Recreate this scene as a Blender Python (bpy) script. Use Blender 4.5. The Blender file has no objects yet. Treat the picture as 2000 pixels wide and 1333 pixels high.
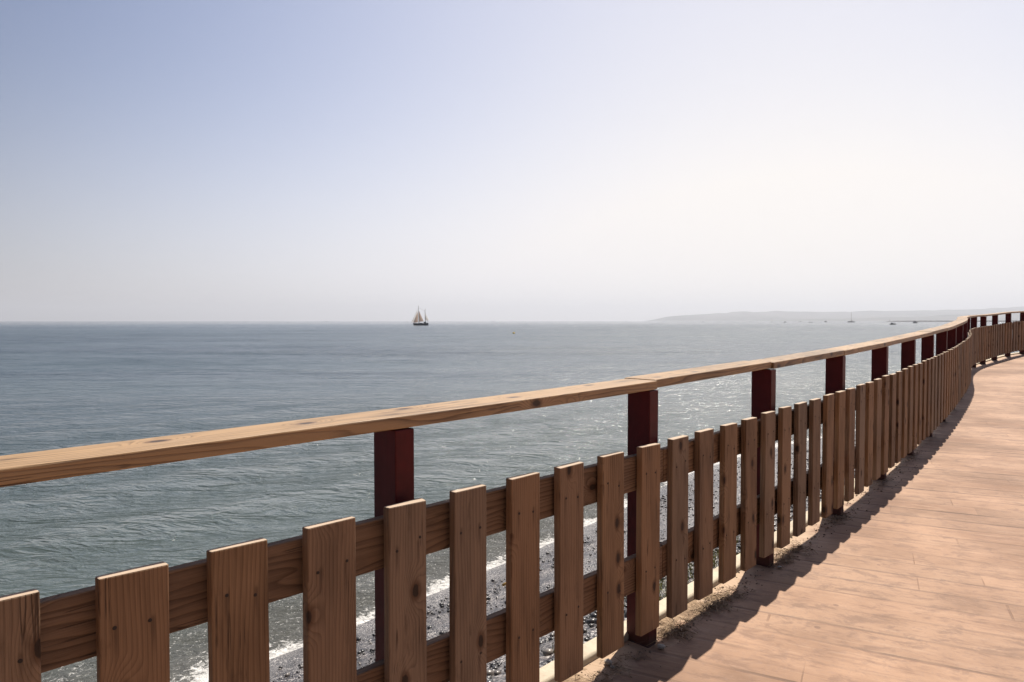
import bpy, bmesh, math, random
import numpy as np
from mathutils import Vector, Matrix, Quaternion

random.seed(7)
rng = np.random.default_rng(11)
R = math.radians
SC = bpy.context.scene
COL = SC.collection

# ------------------------------------------------------------------ camera
PITCH = math.atan(39.0 / 1333.0)
cam_d = bpy.data.cameras.new('camera')
cam = bpy.data.objects.new('camera', cam_d)
COL.objects.link(cam)
cam.location = (0, 0, 0)
cam.rotation_euler = (math.pi / 2 - PITCH, 0, 0)
cam_d.sensor_width = 36.0
cam_d.lens = 36.0 * 1333.0 / 2000.0
cam_d.clip_start = 0.05
cam_d.clip_end = 60000
SC.camera = cam

# ------------------------------------------------------------------ sky and sun
SUN_AZ, SUN_EL = R(28.6), R(59.0)          # azimuth to the right of the view direction (+Y)
world = bpy.data.worlds.new('World')
SC.world = world
world.use_nodes = True
wt = world.node_tree
wt.nodes.clear()
sky = wt.nodes.new('ShaderNodeTexSky')
sky.sky_type = 'NISHITA'
sky.sun_disc = False
sky.sun_elevation = SUN_EL
sky.sun_rotation = SUN_AZ
sky.altitude = 0
sky.air_density = 1.0
sky.dust_density = 1.2
sky.ozone_density = 2.2
wo = wt.nodes.new('ShaderNodeOutputWorld')


def wmath(op, a, b=0.0, clamp=False):
    nd = wt.nodes.new('ShaderNodeMath'); nd.operation = op; nd.use_clamp = clamp
    for sock, q in ((nd.inputs[0], a), (nd.inputs[1], b)):
        if isinstance(q, (int, float)): sock.default_value = q
        else: wt.links.new(q, sock)
    return nd.outputs[0]


wc = wt.nodes.new('ShaderNodeTexCoord')
wsep = wt.nodes.new('ShaderNodeSeparateXYZ'); wt.links.new(wc.outputs['Generated'], wsep.inputs[0])
w_el = wmath('ARCSINE', wsep.outputs[2])
# milky sea haze: a band along the horizon plus a broad glow below the sun
w_el2 = wmath('DIVIDE', w_el, R(12.5))
band = wmath('EXPONENT', wmath('MULTIPLY', wmath('MULTIPLY', w_el2, w_el2), -1.0))
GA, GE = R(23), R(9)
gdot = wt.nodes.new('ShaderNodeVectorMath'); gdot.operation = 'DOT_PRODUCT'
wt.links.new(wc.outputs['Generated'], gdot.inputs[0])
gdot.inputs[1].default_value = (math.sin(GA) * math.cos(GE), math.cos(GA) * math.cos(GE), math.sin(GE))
gang = wmath('ARCCOSINE', wmath('MINIMUM', gdot.outputs['Value'], 0.99999))
ga2 = wmath('DIVIDE', gang, R(38.0))
glow = wmath('EXPONENT', wmath('MULTIPLY', wmath('MULTIPLY', ga2, ga2), -1.0))
milk = wmath('ADD', wmath('MULTIPLY', band, 0.58), wmath('MULTIPLY', glow, 0.74), clamp=True)
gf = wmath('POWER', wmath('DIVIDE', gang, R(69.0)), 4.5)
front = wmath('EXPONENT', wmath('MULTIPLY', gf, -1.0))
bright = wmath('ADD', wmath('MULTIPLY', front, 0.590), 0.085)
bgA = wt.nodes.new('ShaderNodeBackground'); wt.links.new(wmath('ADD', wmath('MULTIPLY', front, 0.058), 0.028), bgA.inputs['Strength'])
wtint = wt.nodes.new('ShaderNodeMix'); wtint.data_type = 'RGBA'; wtint.blend_type = 'MULTIPLY'; wtint.inputs[0].default_value = 1.0
wt.links.new(sky.outputs[0], wtint.inputs[6]); wtint.inputs[7].default_value = (1.0, 0.925, 0.985, 1)
wt.links.new(wtint.outputs[2], bgA.inputs[0])
bgB = wt.nodes.new('ShaderNodeBackground'); wcol = wt.nodes.new('ShaderNodeMix'); wcol.data_type = 'RGBA'
wt.links.new(glow, wcol.inputs[0]); wcol.inputs[6].default_value = (0.955, 0.945, 1.03, 1); wcol.inputs[7].default_value = (1.05, 1.0, 0.965, 1)
wt.links.new(wcol.outputs[2], bgB.inputs['Color'])
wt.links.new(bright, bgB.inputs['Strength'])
wmix = wt.nodes.new('ShaderNodeMixShader')
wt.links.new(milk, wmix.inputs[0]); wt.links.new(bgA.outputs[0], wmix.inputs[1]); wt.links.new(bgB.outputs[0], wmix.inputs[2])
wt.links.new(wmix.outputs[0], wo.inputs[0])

sun_d = bpy.data.lights.new('sun', 'SUN')
sun_d.energy = 5.0
sun_d.angle = R(0.55)
sun_d.color = (1.0, 0.93, 0.82)
sun = bpy.data.objects.new('sun', sun_d)
COL.objects.link(sun)
sdir = Vector((math.sin(SUN_AZ) * math.cos(SUN_EL), math.cos(SUN_AZ) * math.cos(SUN_EL), math.sin(SUN_EL)))
sun.rotation_euler = sdir.to_track_quat('Z', 'Y').to_euler()
sun.location = (10, 20, 40)

SC.view_settings.view_transform = 'Standard'
SC.view_settings.look = 'None'
SC.view_settings.exposure = 0.50
SC.view_settings.gamma = 1.0

# ------------------------------------------------------------------ helpers
SEA_Z = -3.8


def tag(o, label=None, cat=None, group=None, kind=None):
    if label: o['label'] = label
    if cat: o['category'] = cat
    if group: o['group'] = group
    if kind: o['kind'] = kind
    return o


def empty(name, loc=(0, 0, 0), rz=0.0):
    o = bpy.data.objects.new(name, None)
    o.empty_display_size = 0.2
    COL.objects.link(o)
    o.location = loc
    o.rotation_euler = (0, 0, rz)
    return o


def link_mesh(name, me, m, parent=None, smooth=False):
    o = bpy.data.objects.new(name, me)
    COL.objects.link(o)
    if m is not None:
        me.materials.append(m)
    if smooth:
        for p in me.polygons: p.use_smooth = True
    if parent is not None:
        o.parent = parent
    return o


def from_bm(name, bm, m, parent=None, smooth=False):
    me = bpy.data.meshes.new(name)
    bm.normal_update()
    bm.to_mesh(me)
    bm.free()
    return link_mesh(name, me, m, parent, smooth)


def bm_box(bm, x0, x1, y0, y1, z0, z1, bev=0.0, seg=2, jit=0.0):
    vs = [bm.verts.new((x + random.uniform(-jit, jit), y, z + random.uniform(-jit, jit)))
          for x in (x0, x1) for y in (y0, y1) for z in (z0, z1)]
    v = lambda i, j, k: vs[i * 4 + j * 2 + k]
    fs = [(v(0,0,0), v(0,0,1), v(0,1,1), v(0,1,0)), (v(1,0,0), v(1,1,0), v(1,1,1), v(1,0,1)),
          (v(0,0,0), v(1,0,0), v(1,0,1), v(0,0,1)), (v(0,1,0), v(0,1,1), v(1,1,1), v(1,1,0)),
          (v(0,0,0), v(0,1,0), v(1,1,0), v(1,0,0)), (v(0,0,1), v(1,0,1), v(1,1,1), v(0,1,1))]
    faces = [bm.faces.new(f) for f in fs]
    if bev > 0:
        es = set(e for f in faces for e in f.edges)
        bmesh.ops.bevel(bm, geom=list(es), offset=bev, segments=seg, profile=0.5, affect='EDGES')


def bm_tube(bm, a, b, r0, r1, n=8):
    a, b = Vector(a), Vector(b)
    q = (b - a).to_track_quat('Z', 'Y')
    ring = []
    for p, r in ((a, r0), (b, r1)):
        ring.append([bm.verts.new(p + q @ Vector((math.cos(t) * r, math.sin(t) * r, 0)))
                     for t in [2 * math.pi * i / n for i in range(n)]])
    for i in range(n):
        bm.faces.new((ring[0][i], ring[0][(i + 1) % n], ring[1][(i + 1) % n], ring[1][i]))
    bm.faces.new(ring[0][::-1]); bm.faces.new(ring[1])


def np_mesh(name, verts, faces):
    me = bpy.data.meshes.new(name)
    faces = np.asarray(faces, dtype=np.int32)
    k = faces.shape[1]
    me.vertices.add(len(verts)); me.vertices.foreach_set('co', np.asarray(verts, dtype=np.float32).ravel())
    me.loops.add(faces.size); me.loops.foreach_set('vertex_index', faces.ravel())
    me.polygons.add(len(faces)); me.polygons.foreach_set('loop_start', np.arange(0, faces.size, k, dtype=np.int32))
    me.update(calc_edges=True)
    me.validate()
    return me


def grid_faces(nu, nv):
    i, j = np.meshgrid(np.arange(nu - 1), np.arange(nv - 1), indexing='ij')
    a = i * nv + j
    return np.stack([a, a + nv, a + nv + 1, a + 1], -1).reshape(-1, 4)


# ------------------------------------------------------------------ node helper
class NT:
    def __init__(s, name):
        s.m = bpy.data.materials.new(name); s.m.use_nodes = True
        s.t = s.m.node_tree; s.t.nodes.clear()
        s.out = s.t.nodes.new('ShaderNodeOutputMaterial')
        s.b = s.t.nodes.new('ShaderNodeBsdfPrincipled')
        s.t.links.new(s.b.outputs[0], s.out.inputs[0])

    def n(s, typ, **kw):
        nd = s.t.nodes.new(typ)
        for k, v in kw.items():
            if k.startswith('_'): setattr(nd, k[1:], v)
        return nd

    def set(s, sock, v):
        if hasattr(v, 'is_output') or isinstance(v, bpy.types.NodeSocket): s.t.links.new(v, sock)
        elif isinstance(v, (tuple, list)) and sock.type == 'RGBA': sock.default_value = (*v[:3], 1)
        else: sock.default_value = v

    def P(s, name, v): s.set(s.b.inputs[name], v)

    def math(s, op, a, b=0.0, c=0.0, clamp=False):
        nd = s.n('ShaderNodeMath', _operation=op, _use_clamp=clamp)
        s.set(nd.inputs[0], a); s.set(nd.inputs[1], b); s.set(nd.inputs[2], c)
        return nd.outputs[0]

    def vmath(s, op, a, b=(0, 0, 0)):
        nd = s.n('ShaderNodeVectorMath', _operation=op)
        s.set(nd.inputs[0], a)
        if op == 'SCALE': s.set(nd.inputs['Scale'], b)
        else: s.set(nd.inputs[1], b)
        return nd.outputs['Value'] if op in ('LENGTH', 'DISTANCE', 'DOT_PRODUCT') else nd.outputs[0]

    def coord(s, which='Object'): return s.n('ShaderNodeTexCoord').outputs[which]

    def mapping(s, v, scale=(1, 1, 1), rot=(0, 0, 0), loc=(0, 0, 0)):
        nd = s.n('ShaderNodeMapping'); s.set(nd.inputs[0], v)
        nd.inputs[1].default_value = loc; nd.inputs[2].default_value = rot; nd.inputs[3].default_value = scale
        return nd.outputs[0]

    def noise(s, v, scale=1.0, detail=4.0, rough=0.55, dist=0.0, col=False):
        nd = s.n('ShaderNodeTexNoise'); s.set(nd.inputs['Vector'], v)
        s.set(nd.inputs['Scale'], scale); nd.inputs['Detail'].default_value = detail
        nd.inputs['Roughness'].default_value = rough; nd.inputs['Distortion'].default_value = dist
        return nd.outputs['Color' if col else 'Fac']

    def voronoi(s, v, scale=1.0, feature='F1', out='Distance', rnd=1.0):
        nd = s.n('ShaderNodeTexVoronoi', _feature=feature); s.set(nd.inputs['Vector'], v)
        nd.inputs['Scale'].default_value = scale; nd.inputs['Randomness'].default_value = rnd
        return nd.outputs[out]

    def white(s, v):
        nd = s.n('ShaderNodeTexWhiteNoise', _noise_dimensions='3D'); s.set(nd.inputs['Vector'], v)
        return nd.outputs['Value']

    def sep(s, v):
        nd = s.n('ShaderNodeSeparateXYZ'); s.set(nd.inputs[0], v); return nd.outputs

    def comb(s, x=0.0, y=0.0, z=0.0):
        nd = s.n('ShaderNodeCombineXYZ'); s.set(nd.inputs[0], x); s.set(nd.inputs[1], y); s.set(nd.inputs[2], z)
        return nd.outputs[0]

    def rng(s, v, a, b, c=0.0, d=1.0, smooth=True):
        nd = s.n('ShaderNodeMapRange', _interpolation_type='SMOOTHSTEP' if smooth else 'LINEAR')
        for i, q in enumerate((v, a, b, c, d)): s.set(nd.inputs[i], q)
        return nd.outputs[0]

    def mix(s, f, a, b, mode='MIX'):
        nd = s.n('ShaderNodeMix', _data_type='RGBA', _blend_type=mode)
        s.set(nd.inputs[0], f); s.set(nd.inputs[6], a); s.set(nd.inputs[7], b)
        return nd.outputs[2]

    def ramp(s, f, stops):
        nd = s.n('ShaderNodeValToRGB'); s.set(nd.inputs[0], f)
        el = nd.color_ramp.elements
        while len(el) < len(stops): el.new(0.5)
        for e, (p, c) in zip(el, stops): e.position = p; e.color = (*c, 1)
        return nd.outputs[0]

    def bump(s, h, dist=0.01, strength=1.0, normal=None):
        nd = s.n('ShaderNodeBump'); s.set(nd.inputs['Height'], h)
        nd.inputs['Distance'].default_value = dist; nd.inputs['Strength'].default_value = strength
        if normal is not None: s.set(nd.inputs['Normal'], normal)
        return nd.outputs[0]

    def attr(s, name):
        nd = s.n('ShaderNodeAttribute'); nd.attribute_name = name
        return nd.outputs['Fac']

    def rand(s): return s.n('ShaderNodeObjectInfo').outputs['Random']


def plain(name, col, rough=0.6, metal=0.0, var=0.15):
    t = NT(name)
    f = t.noise(t.coord(), 9.0, 4)
    c2 = tuple(max(0, c * (1 - var * 2)) for c in col)
    t.P('Base Color', t.mix(f, c2, tuple(min(1, c * (1 + var * .6)) for c in col)))
    t.P('Roughness', rough); t.P('Metallic', metal)
    return t.m


# ------------------------------------------------------------------ wood
def wood(name, axis, light, dark, knots=1.0, rough=0.62, spec=0.3, greying=0.5):
    """pine board: grain runs along the local axis ('Z' or 'X'), rings bend around the knots."""
    t = NT(name)
    co = t.coord()
    x, y, z = t.sep(co)[:3]
    if axis == 'Z': a, b, g = x, y, z
    else: a, b, g = z, y, x
    rnd = t.rand()
    off = t.math('MULTIPLY', rnd, 37.0)
    off2 = t.math('MULTIPLY', rnd, 91.7)
    a2 = t.math('ADD', a, off); g2 = t.math('ADD', g, off2)
    grey = t.white(t.comb(t.math('MULTIPLY', rnd, 531.0), 2.0, 5.0))
    warm = t.white(t.comb(t.math('MULTIPLY', rnd, 731.0), 8.0, 1.0))
    # knots
    kv = t.comb(t.math('MULTIPLY', t.math('ADD', a2, b), 7.5), t.math('MULTIPLY', g2, 4.2), 0.0)
    vk = t.n('ShaderNodeTexVoronoi', _voronoi_dimensions='2D'); t.set(vk.inputs['Vector'], kv); vk.inputs['Scale'].default_value = 1.0
    kd = t.math('ADD', vk.outputs['Distance'], t.math('MULTIPLY', t.rng(t.sep(vk.outputs['Color'])[0], 0.55, 0.60, 0.0, 1.0), -0.0))
    kd = t.math('ADD', kd, t.rng(t.sep(vk.outputs['Color'])[0], 0.50, 0.54, 1.0, 0.0))
    kn = t.noise(t.comb(t.math('MULTIPLY', a2, 60), t.math('MULTIPLY', b, 60), t.math('MULTIPLY', g2, 30)), 1.0, 3)
    kd2 = t.math('ADD', kd, t.math('MULTIPLY', t.math('SUBTRACT', kn, 0.5), 0.07))
    core = t.math('MULTIPLY', t.rng(kd2, 0.060, 0.085, 1.0, 0.0), knots)
    halo = t.math('MULTIPLY', t.rng(kd2, 0.08, 0.17, 1.0, 0.0), knots)
    swirl = t.math('MULTIPLY', t.rng(kd, 0.0, 0.38, 1.0, 0.0), 4.0 * knots)
    # growth rings
    wv = t.noise(t.comb(t.math('MULTIPLY', a2, 5.0), t.math('MULTIPLY', b, 5.0), t.math('MULTIPLY', g2, 0.8)), 1.0, 3, 0.5)
    ph = t.math('ADD', t.math('MULTIPLY', t.math('ADD', a2, t.math('MULTIPLY', b, 0.8)), 95.0 if axis == 'Z' else 62.0), t.math('MULTIPLY', wv, 8.0 if axis == 'Z' else 16.0))
    ph = t.math('ADD', ph, swirl)
    fr = t.math('FRACT', ph)
    ring = t.math('POWER', fr, 2.2)
    ring = t.math('MULTIPLY', ring, t.rng(fr, 0.86, 1.0, 1.0, 0.0))
    fine = t.noise(t.comb(t.math('MULTIPLY', a2, 420), t.math('MULTIPLY', b, 420), t.math('MULTIPLY', g2, 5)), 1.0, 3, 0.65)
    broad = t.noise(t.comb(t.math('MULTIPLY', a2, 14), t.math('MULTIPLY', b, 14), t.math('MULTIPLY', g2, 2.2)), 1.0, 3, 0.6)
    f = t.math('ADD', t.math('MULTIPLY', ring, 0.46 if axis == 'Z' else 0.85), t.math('MULTIPLY', t.math('SUBTRACT', fine, 0.5), 0.9))
    f = t.math('ADD', f, t.math('MULTIPLY', t.math('SUBTRACT', broad, 0.42), 1.5))
    f = t.math('ADD', f, t.math('MULTIPLY', t.math('SUBTRACT', rnd, 0.5), 0.35), clamp=True)
    c = t.mix(f, light, dark)
    lum = sum(light) / 3; lumd = sum(dark) / 3
    c = t.mix(t.math('MULTIPLY', grey, greying), c, t.mix(f, (lum * 1.05, lum * .95, lum * .82), (lumd * .9, lumd * .85, lumd * .75)))
    c = t.mix(t.math('MULTIPLY', warm, 0.35), c, (0.75, 0.56, 0.42), 'MULTIPLY')
    c = t.mix(t.math('MULTIPLY', halo, 0.7), c, (0.085, 0.036, 0.016))
    c = t.mix(t.math('MULTIPLY', core, 0.85), c, (0.02, 0.012, 0.008))
    # drying cracks
    cr = t.noise(t.comb(t.math('MULTIPLY', a2, 40), t.math('MULTIPLY', b, 20), t.math('MULTIPLY', g2, 1.1)), 1.0, 2, 0.5)
    crm = t.rng(t.math('ABSOLUTE', t.math('SUBTRACT', cr, 0.62)), 0.0, 0.022, 1.0, 0.0)
    crw = t.rng(t.noise(t.comb(a2, b, g2), 7.0, 2), 0.52, 0.62)
    crack = t.math('MULTIPLY', crm, crw)
    c = t.mix(t.math('MULTIPLY', crack, 0.7), c, (0.03, 0.015, 0.008))
    # weather stains
    st = t.rng(t.noise(t.comb(t.math('MULTIPLY', a2, 22), t.math('MULTIPLY', b, 22), t.math('MULTIPLY', g2, 5)), 1.0, 5, 0.65), 0.56, 0.78)
    c = t.mix(t.math('MULTIPLY', st, 0.6), c, tuple(q * 0.5 for q in dark))
    if axis == 'Z':          # rust and damp marks below the screw heads
        for xs in (-0.030, -0.0965):
            for zs in (0.717, 0.332):
                dx_ = t.math('ABSOLUTE', t.math('ADD', t.math('SUBTRACT', x, xs), t.math('MULTIPLY', t.math('SUBTRACT', broad, .5), 0.012)))
                mk = t.math('MULTIPLY', t.rng(dx_, 0.0, 0.0075, 1.0, 0.0), t.math('MULTIPLY', t.rng(z, zs - .085, zs - .01), t.rng(z, zs - .002, zs + .012, 1.0, 0.0)))
                c = t.mix(t.math('MULTIPLY', mk, 0.5), c, (0.035, 0.016, 0.009))
    t.P('Base Color', c)
    t.P('Roughness', t.math('ADD', rough, t.math('MULTIPLY', fine, 0.2)))
    t.P('Specular IOR Level', spec)
    h = t.math('SUBTRACT', t.math('MULTIPLY', fine, 0.9), t.math('ADD', t.math('MULTIPLY', ring, 0.6), t.math('MULTIPLY', crack, 1.6)))
    t.P('Normal', t.bump(h, 0.0011, 0.9))
    return t.m


LIGHT = (0.315, 0.188, 0.100); DARK = (0.068, 0.034, 0.016)
M_picket = wood('picket_pine', 'Z', LIGHT, DARK)
M_board = wood('board_pine', 'X', (0.270, 0.160, 0.090), (0.085, 0.044, 0.023))
M_rail = wood('rail_pine', 'X', (0.40, 0.248, 0.118), (0.072, 0.037, 0.015), 1.0, 0.42, 0.45, 0.12)
M_end = plain('end_grain', (0.50, 0.38, 0.28), 0.8)


def paint_post():
    t = NT('oxblood_paint')
    co = t.coord(); x, y, z = t.sep(co)[:3]
    n1 = t.noise(co, 14, 5, 0.6)
    n2 = t.noise(t.comb(t.math('MULTIPLY', x, 120), t.math('MULTIPLY', y, 120), t.math('MULTIPLY', z, 6)), 1.0, 3)
    c = t.mix(n1, (0.038, 0.0035, 0.006), (0.120, 0.010, 0.012))
    c = t.mix(t.math('MULTIPLY', t.rng(n2, 0.5, 0.8), 0.5), c, (0.05, 0.01, 0.01))
    dirt = t.rng(t.math('ADD', z, t.math('MULTIPLY', n1, 0.06)), 0.02, 0.10, 1.0, 0.0)
    c = t.mix(t.math('MULTIPLY', dirt, 0.6), c, (0.10, 0.07, 0.05))
    t.P('Base Color', c); t.P('Roughness', 0.5); t.P('Specular IOR Level', 0.22)
    t.P('Normal', t.bump(n2, 0.0008, 0.6))
    return t.m


M_post = paint_post()
M_screw = plain('rusty_screw', (0.025, 0.016, 0.012), 0.7)

# ------------------------------------------------------------------ fence line in plan and height (metres, eye at z = 0)
KS = np.array([-1.5, 1, 3.5, 6, 8.5, 10.5, 12.5, 14.5, 17, 19.5])
TH_K = [0.8098, 0.7781, 0.7281, 0.6868, 0.6534, 0.6453, 0.5478, 0.6762, 0.7962, 0.9101]
E_K = [1.3131, 1.296, 1.2471, 1.181, 1.1227, 1.0588, 1.0049, 0.9595, 0.9211, 0.8095]
DS = 0.02
S_ = np.arange(-14, 40, DS)
_sm = lambda k: sum(np.interp(S_ + o, KS, k) for o in (-.8, -.4, 0, .4, .8)) / 5
TH_ = _sm(TH_K); E_ = _sm(E_K)
X_ = np.concatenate([[0], np.cumsum(np.sin(TH_))[:-1]]) * DS
Y_ = np.concatenate([[0], np.cumsum(np.cos(TH_))[:-1]]) * DS
_i0 = np.argmin(abs(S_)); X_ += -0.225 - X_[_i0]; Y_ += 1.8164 - Y_[_i0]


def fr(s):
    return [float(np.interp(s, S_, q)) for q in (X_, Y_, TH_, E_)]


def pt(s, n=0.0, h=0.0):
    """point at fence length s, n metres to the sea side, h metres above the walkway"""
    x, y, th, e = fr(s)
    return Vector((x - math.cos(th) * n, y + math.sin(th) * n, -e + h))


def strip(s0, s1, ds, ns, zf):
    S = np.arange(s0, s1 + 1e-6, ds)
    x, y, th, e = (np.interp(S, S_, q)[:, None] for q in (X_, Y_, TH_, E_))
    N = np.asarray(ns)[None, :]
    px = x - np.cos(th) * N; py = y + np.sin(th) * N
    pz = zf(S[:, None] + 0 * N, N + 0 * S[:, None], e, px, py)
    v = np.stack([px, py, pz], -1).reshape(-1, 3)
    return v, grid_faces(len(S), len(ns))[:, ::-1]


def vnoise(x, y, seed=0, octs=4, lac=2.1, gain=0.5):
    """cheap value noise for displacing meshes"""
    out = 0; amp = 1; tot = 0
    for o in range(octs):
        xi = np.floor(x).astype(np.int64); yi = np.floor(y).astype(np.int64)
        fx = x - xi; fy = y - yi
        fx = fx * fx * (3 - 2 * fx); fy = fy * fy * (3 - 2 * fy)
        def hsh(a, b):
            k = (a * 374761393 + b * 668265263 + (seed + o) * 974711) & 0x7fffffff
            k = ((k ^ (k >> 13)) * 1274126177) & 0x7fffffff
            return ((k ^ (k >> 16)) & 0xffff) / 65535.0
        v = (hsh(xi, yi) * (1 - fx) + hsh(xi + 1, yi) * fx) * (1 - fy) + (hsh(xi, yi + 1) * (1 - fx) + hsh(xi + 1, yi + 1) * fx) * fy
        out = out + v * amp; tot += amp
        x = x * lac + 17.3; y = y * lac + 9.1; amp *= gain
    return out / tot - 0.5


# ------------------------------------------------------------------ walkway: concrete stamped with a plank pattern
def mat_walkway():
    t = NT('stamped_concrete')
    co = t.coord(); X, Y, Z = t.sep(co)[:3]
    c_, s_ = 0.885, 0.466
    u = t.math('SUBTRACT', t.math('MULTIPLY', X, c_), t.math('MULTIPLY', Y, s_))
    v = t.math('ADD', t.math('MULTIPLY', X, s_), t.math('MULTIPLY', Y, c_))
    wob = t.math('MULTIPLY', t.math('SUBTRACT', t.noise(t.comb(u, t.math('MULTIPLY', v, .3)), 2.5, 3), .5), 0.02)
    v1 = t.math('DIVIDE', t.math('ADD', v, wob), 0.185)
    row = t.math('FLOOR', v1); fv = t.math('SUBTRACT', v1, row)
    edge = t.math('MINIMUM', fv, t.math('SUBTRACT', 1.0, fv))
    rr = t.white(t.comb(t.math('ADD', row, t.rng(fv, .5, .5001, 0.0, 1.0)), 3.0, 0.0))
    ul = t.math('ADD', t.math('DIVIDE', u, 1.25), t.math('MULTIPLY', t.white(t.comb(row, 7.0, 1.0)), 9.0))
    fu = t.math('FRACT', ul); cell = t.math('FLOOR', ul)
    eu = t.math('MINIMUM', fu, t.math('SUBTRACT', 1.0, fu))
    patch = t.rng(t.noise(t.comb(t.math('MULTIPLY', u, 1.6), t.math('MULTIPLY', v, 6.0)), 1.0, 4), 0.36, 0.6)
    lstr = t.math('MULTIPLY', t.math('ADD', 0.28, t.math('MULTIPLY', t.math('POWER', rr, 1.4), 1.1)), t.math('ADD', .25, t.math('MULTIPLY', patch, .75)))
    line = t.math('MULTIPLY', t.rng(edge, 0.018, 0.075, 1.0, 0.0), lstr)
    line2 = t.math('MULTIPLY', t.rng(eu, 0.0012, 0.0050, 1.0, 0.0), t.math('MULTIPLY', patch, 0.55))
    line2 = t.math('MULTIPLY', line2, t.rng(t.white(t.comb(row, cell, 4.0)), 0.3, 0.35))
    ln = t.math('MAXIMUM', line, line2)
    grain = t.noise(t.comb(t.math('MULTIPLY', u, 4.5), t.math('MULTIPLY', v, 34.0)), 1.0, 5, 0.66, 0.9)
    mott = t.noise(t.comb(t.math('MULTIPLY', u, 8), t.math('MULTIPLY', v, 13.0)), 1.0, 6, 0.7, 0.5)
    grain2 = t.noise(t.comb(t.math('MULTIPLY', u, 9), t.math('MULTIPLY', v, 120.0)), 1.0, 3, 0.6)
    blotch = t.noise(co, 1.15, 5, 0.6)
    spk = t.noise(co, 55, 3, 0.7)
    c = t.mix(t.rng(blotch, 0.34, 0.66), (0.400, 0.240, 0.150), (0.228, 0.128, 0.078))
    c = t.mix(t.math('MULTIPLY', t.rng(grain, 0.50, 0.72), 0.52), c, (0.150, 0.080, 0.053))
    c = t.mix(t.math('MULTIPLY', t.rng(mott, 0.48, 0.64), 0.70), c, (0.200, 0.114, 0.075))
    c = t.mix(t.math('MULTIPLY', t.rng(grain, 0.46, 0.26), 0.45), c, (0.44, 0.295, 0.205))
    c = t.mix(t.math('MULTIPLY', t.rng(spk, 0.50, 0.72), 0.6), c, (0.26, 0.16, 0.115))
    cv = t.math('MULTIPLY', t.math('SUBTRACT', t.white(t.comb(row, cell, 9.0)), .5), 0.20)
    c = t.mix(1.0, c, t.comb(t.math('ADD', 1, cv), t.math('ADD', 1, cv), t.math('ADD', 1, cv)), 'MULTIPLY')
    c = t.mix(t.math('MULTIPLY', ln, 0.85), c, (0.10, 0.055, 0.038))
    for (sx, sy, r) in ((1.455, 3.03, .016), (1.278, 2.82, .017), (1.9, 3.5, .012), (2.4, 3.1, .010)):
        d = t.vmath('DISTANCE', t.comb(X, Y, 0.0), (sx, sy, 0))
        c = t.mix(t.math('MULTIPLY', t.rng(d, r * .5, r, 1.0, 0.0), .6), c, (0.13, 0.07, 0.05))
    # sand blown against the fence
    nn = t.attr('off')
    sd = t.rng(t.math('ADD', nn, t.math('MULTIPLY', t.math('SUBTRACT', t.noise(co, 9, 4), .5), 0.30)), 0.02, 0.12)
    c = t.mix(t.math('MULTIPLY', sd, 0.7), c, (0.50, 0.36, 0.24))
    t.P('Base Color', c)
    t.P('Roughness', t.math('ADD', 0.55, t.math('MULTIPLY', blotch, 0.3)))
    t.P('Specular IOR Level', 0.35)
    h = t.math('SUBTRACT', t.math('ADD', t.math('MULTIPLY', grain, 0.5), t.math('MULTIPLY', grain2, 0.22)), t.math('MULTIPLY', ln, 1.3))
    h = t.math('ADD', h, t.math('MULTIPLY', spk, 0.15))
    t.P('Normal', t.bump(h, 0.004, 0.75))
    return t.m


ns = [0.148, 0.10, 0.05, 0.0, -0.05, -0.12, -0.3, -0.6, -1, -1.6, -2.4, -3.4, -4.6, -6, -7.5, -9]
v, f = strip(-12, 34, 0.1, ns, lambda s, n, e, x, y: -e + 0.012 * vnoise(x * .7, y * .7, 3, 2) * np.clip(-n, 0, 1))
me = np_mesh('walkway', v, f)
at = me.attributes.new('off', 'FLOAT', 'POINT')
at.data.foreach_set('value', np.tile(np.array(ns, np.float32), len(v) // len(ns)))
walk = link_mesh('walkway', me, mat_walkway(), smooth=True)
tag(walk, 'pinkish tan concrete promenade stamped with a wooden plank pattern', kind='structure')


def mat_dirt():
    t = NT('sandy_dirt')
    co = t.coord()
    n1 = t.noise(co, 26, 6, 0.7); n2 = t.noise(co, 140, 3, 0.7)
    c = t.mix(t.rng(n1, .35, .65), (0.22, 0.14, 0.085), (0.44, 0.31, 0.20))
    c = t.mix(t.math('MULTIPLY', t.rng(n2, .55, .75), .7), c, (0.10, 0.06, 0.04))
    t.P('Base Color', c); t.P('Roughness', 0.95)
    t.P('Normal', t.bump(t.math('ADD', n1, t.math('MULTIPLY', n2, .5)), 0.012, 1.0))
    return t.m


M_dirt = mat_dirt()
nd = list(np.linspace(-0.10, 0.149, 14))
v, f = strip(-12, 34, 0.03, nd, lambda s, n, e, x, y: -e - 0.011 + 0.016 * vnoise(x * 4, y * 4, 5, 3) + 0.010 * vnoise(x * 22, y * 22, 6, 3)
             + np.clip((n + .06) / .15, 0, 1) * (0.016 * np.exp(-((s - .55) / .45) ** 2) + 0.014 * np.exp(-((s - 1.4) / .25) ** 2)
             + 0.012 * np.exp(-((s - 1.75) / .16) ** 2) + 0.012 * np.exp(-((s - 2.5) / .14) ** 2) - .003) - 0.02 * np.clip((-n - .03) / .05, 0, 1))
dirt = link_mesh('verge', np_mesh('verge', v, f), M_dirt, smooth=True)
tag(dirt, 'strip of sandy dirt between the promenade and the kerb', kind='structure')


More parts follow.
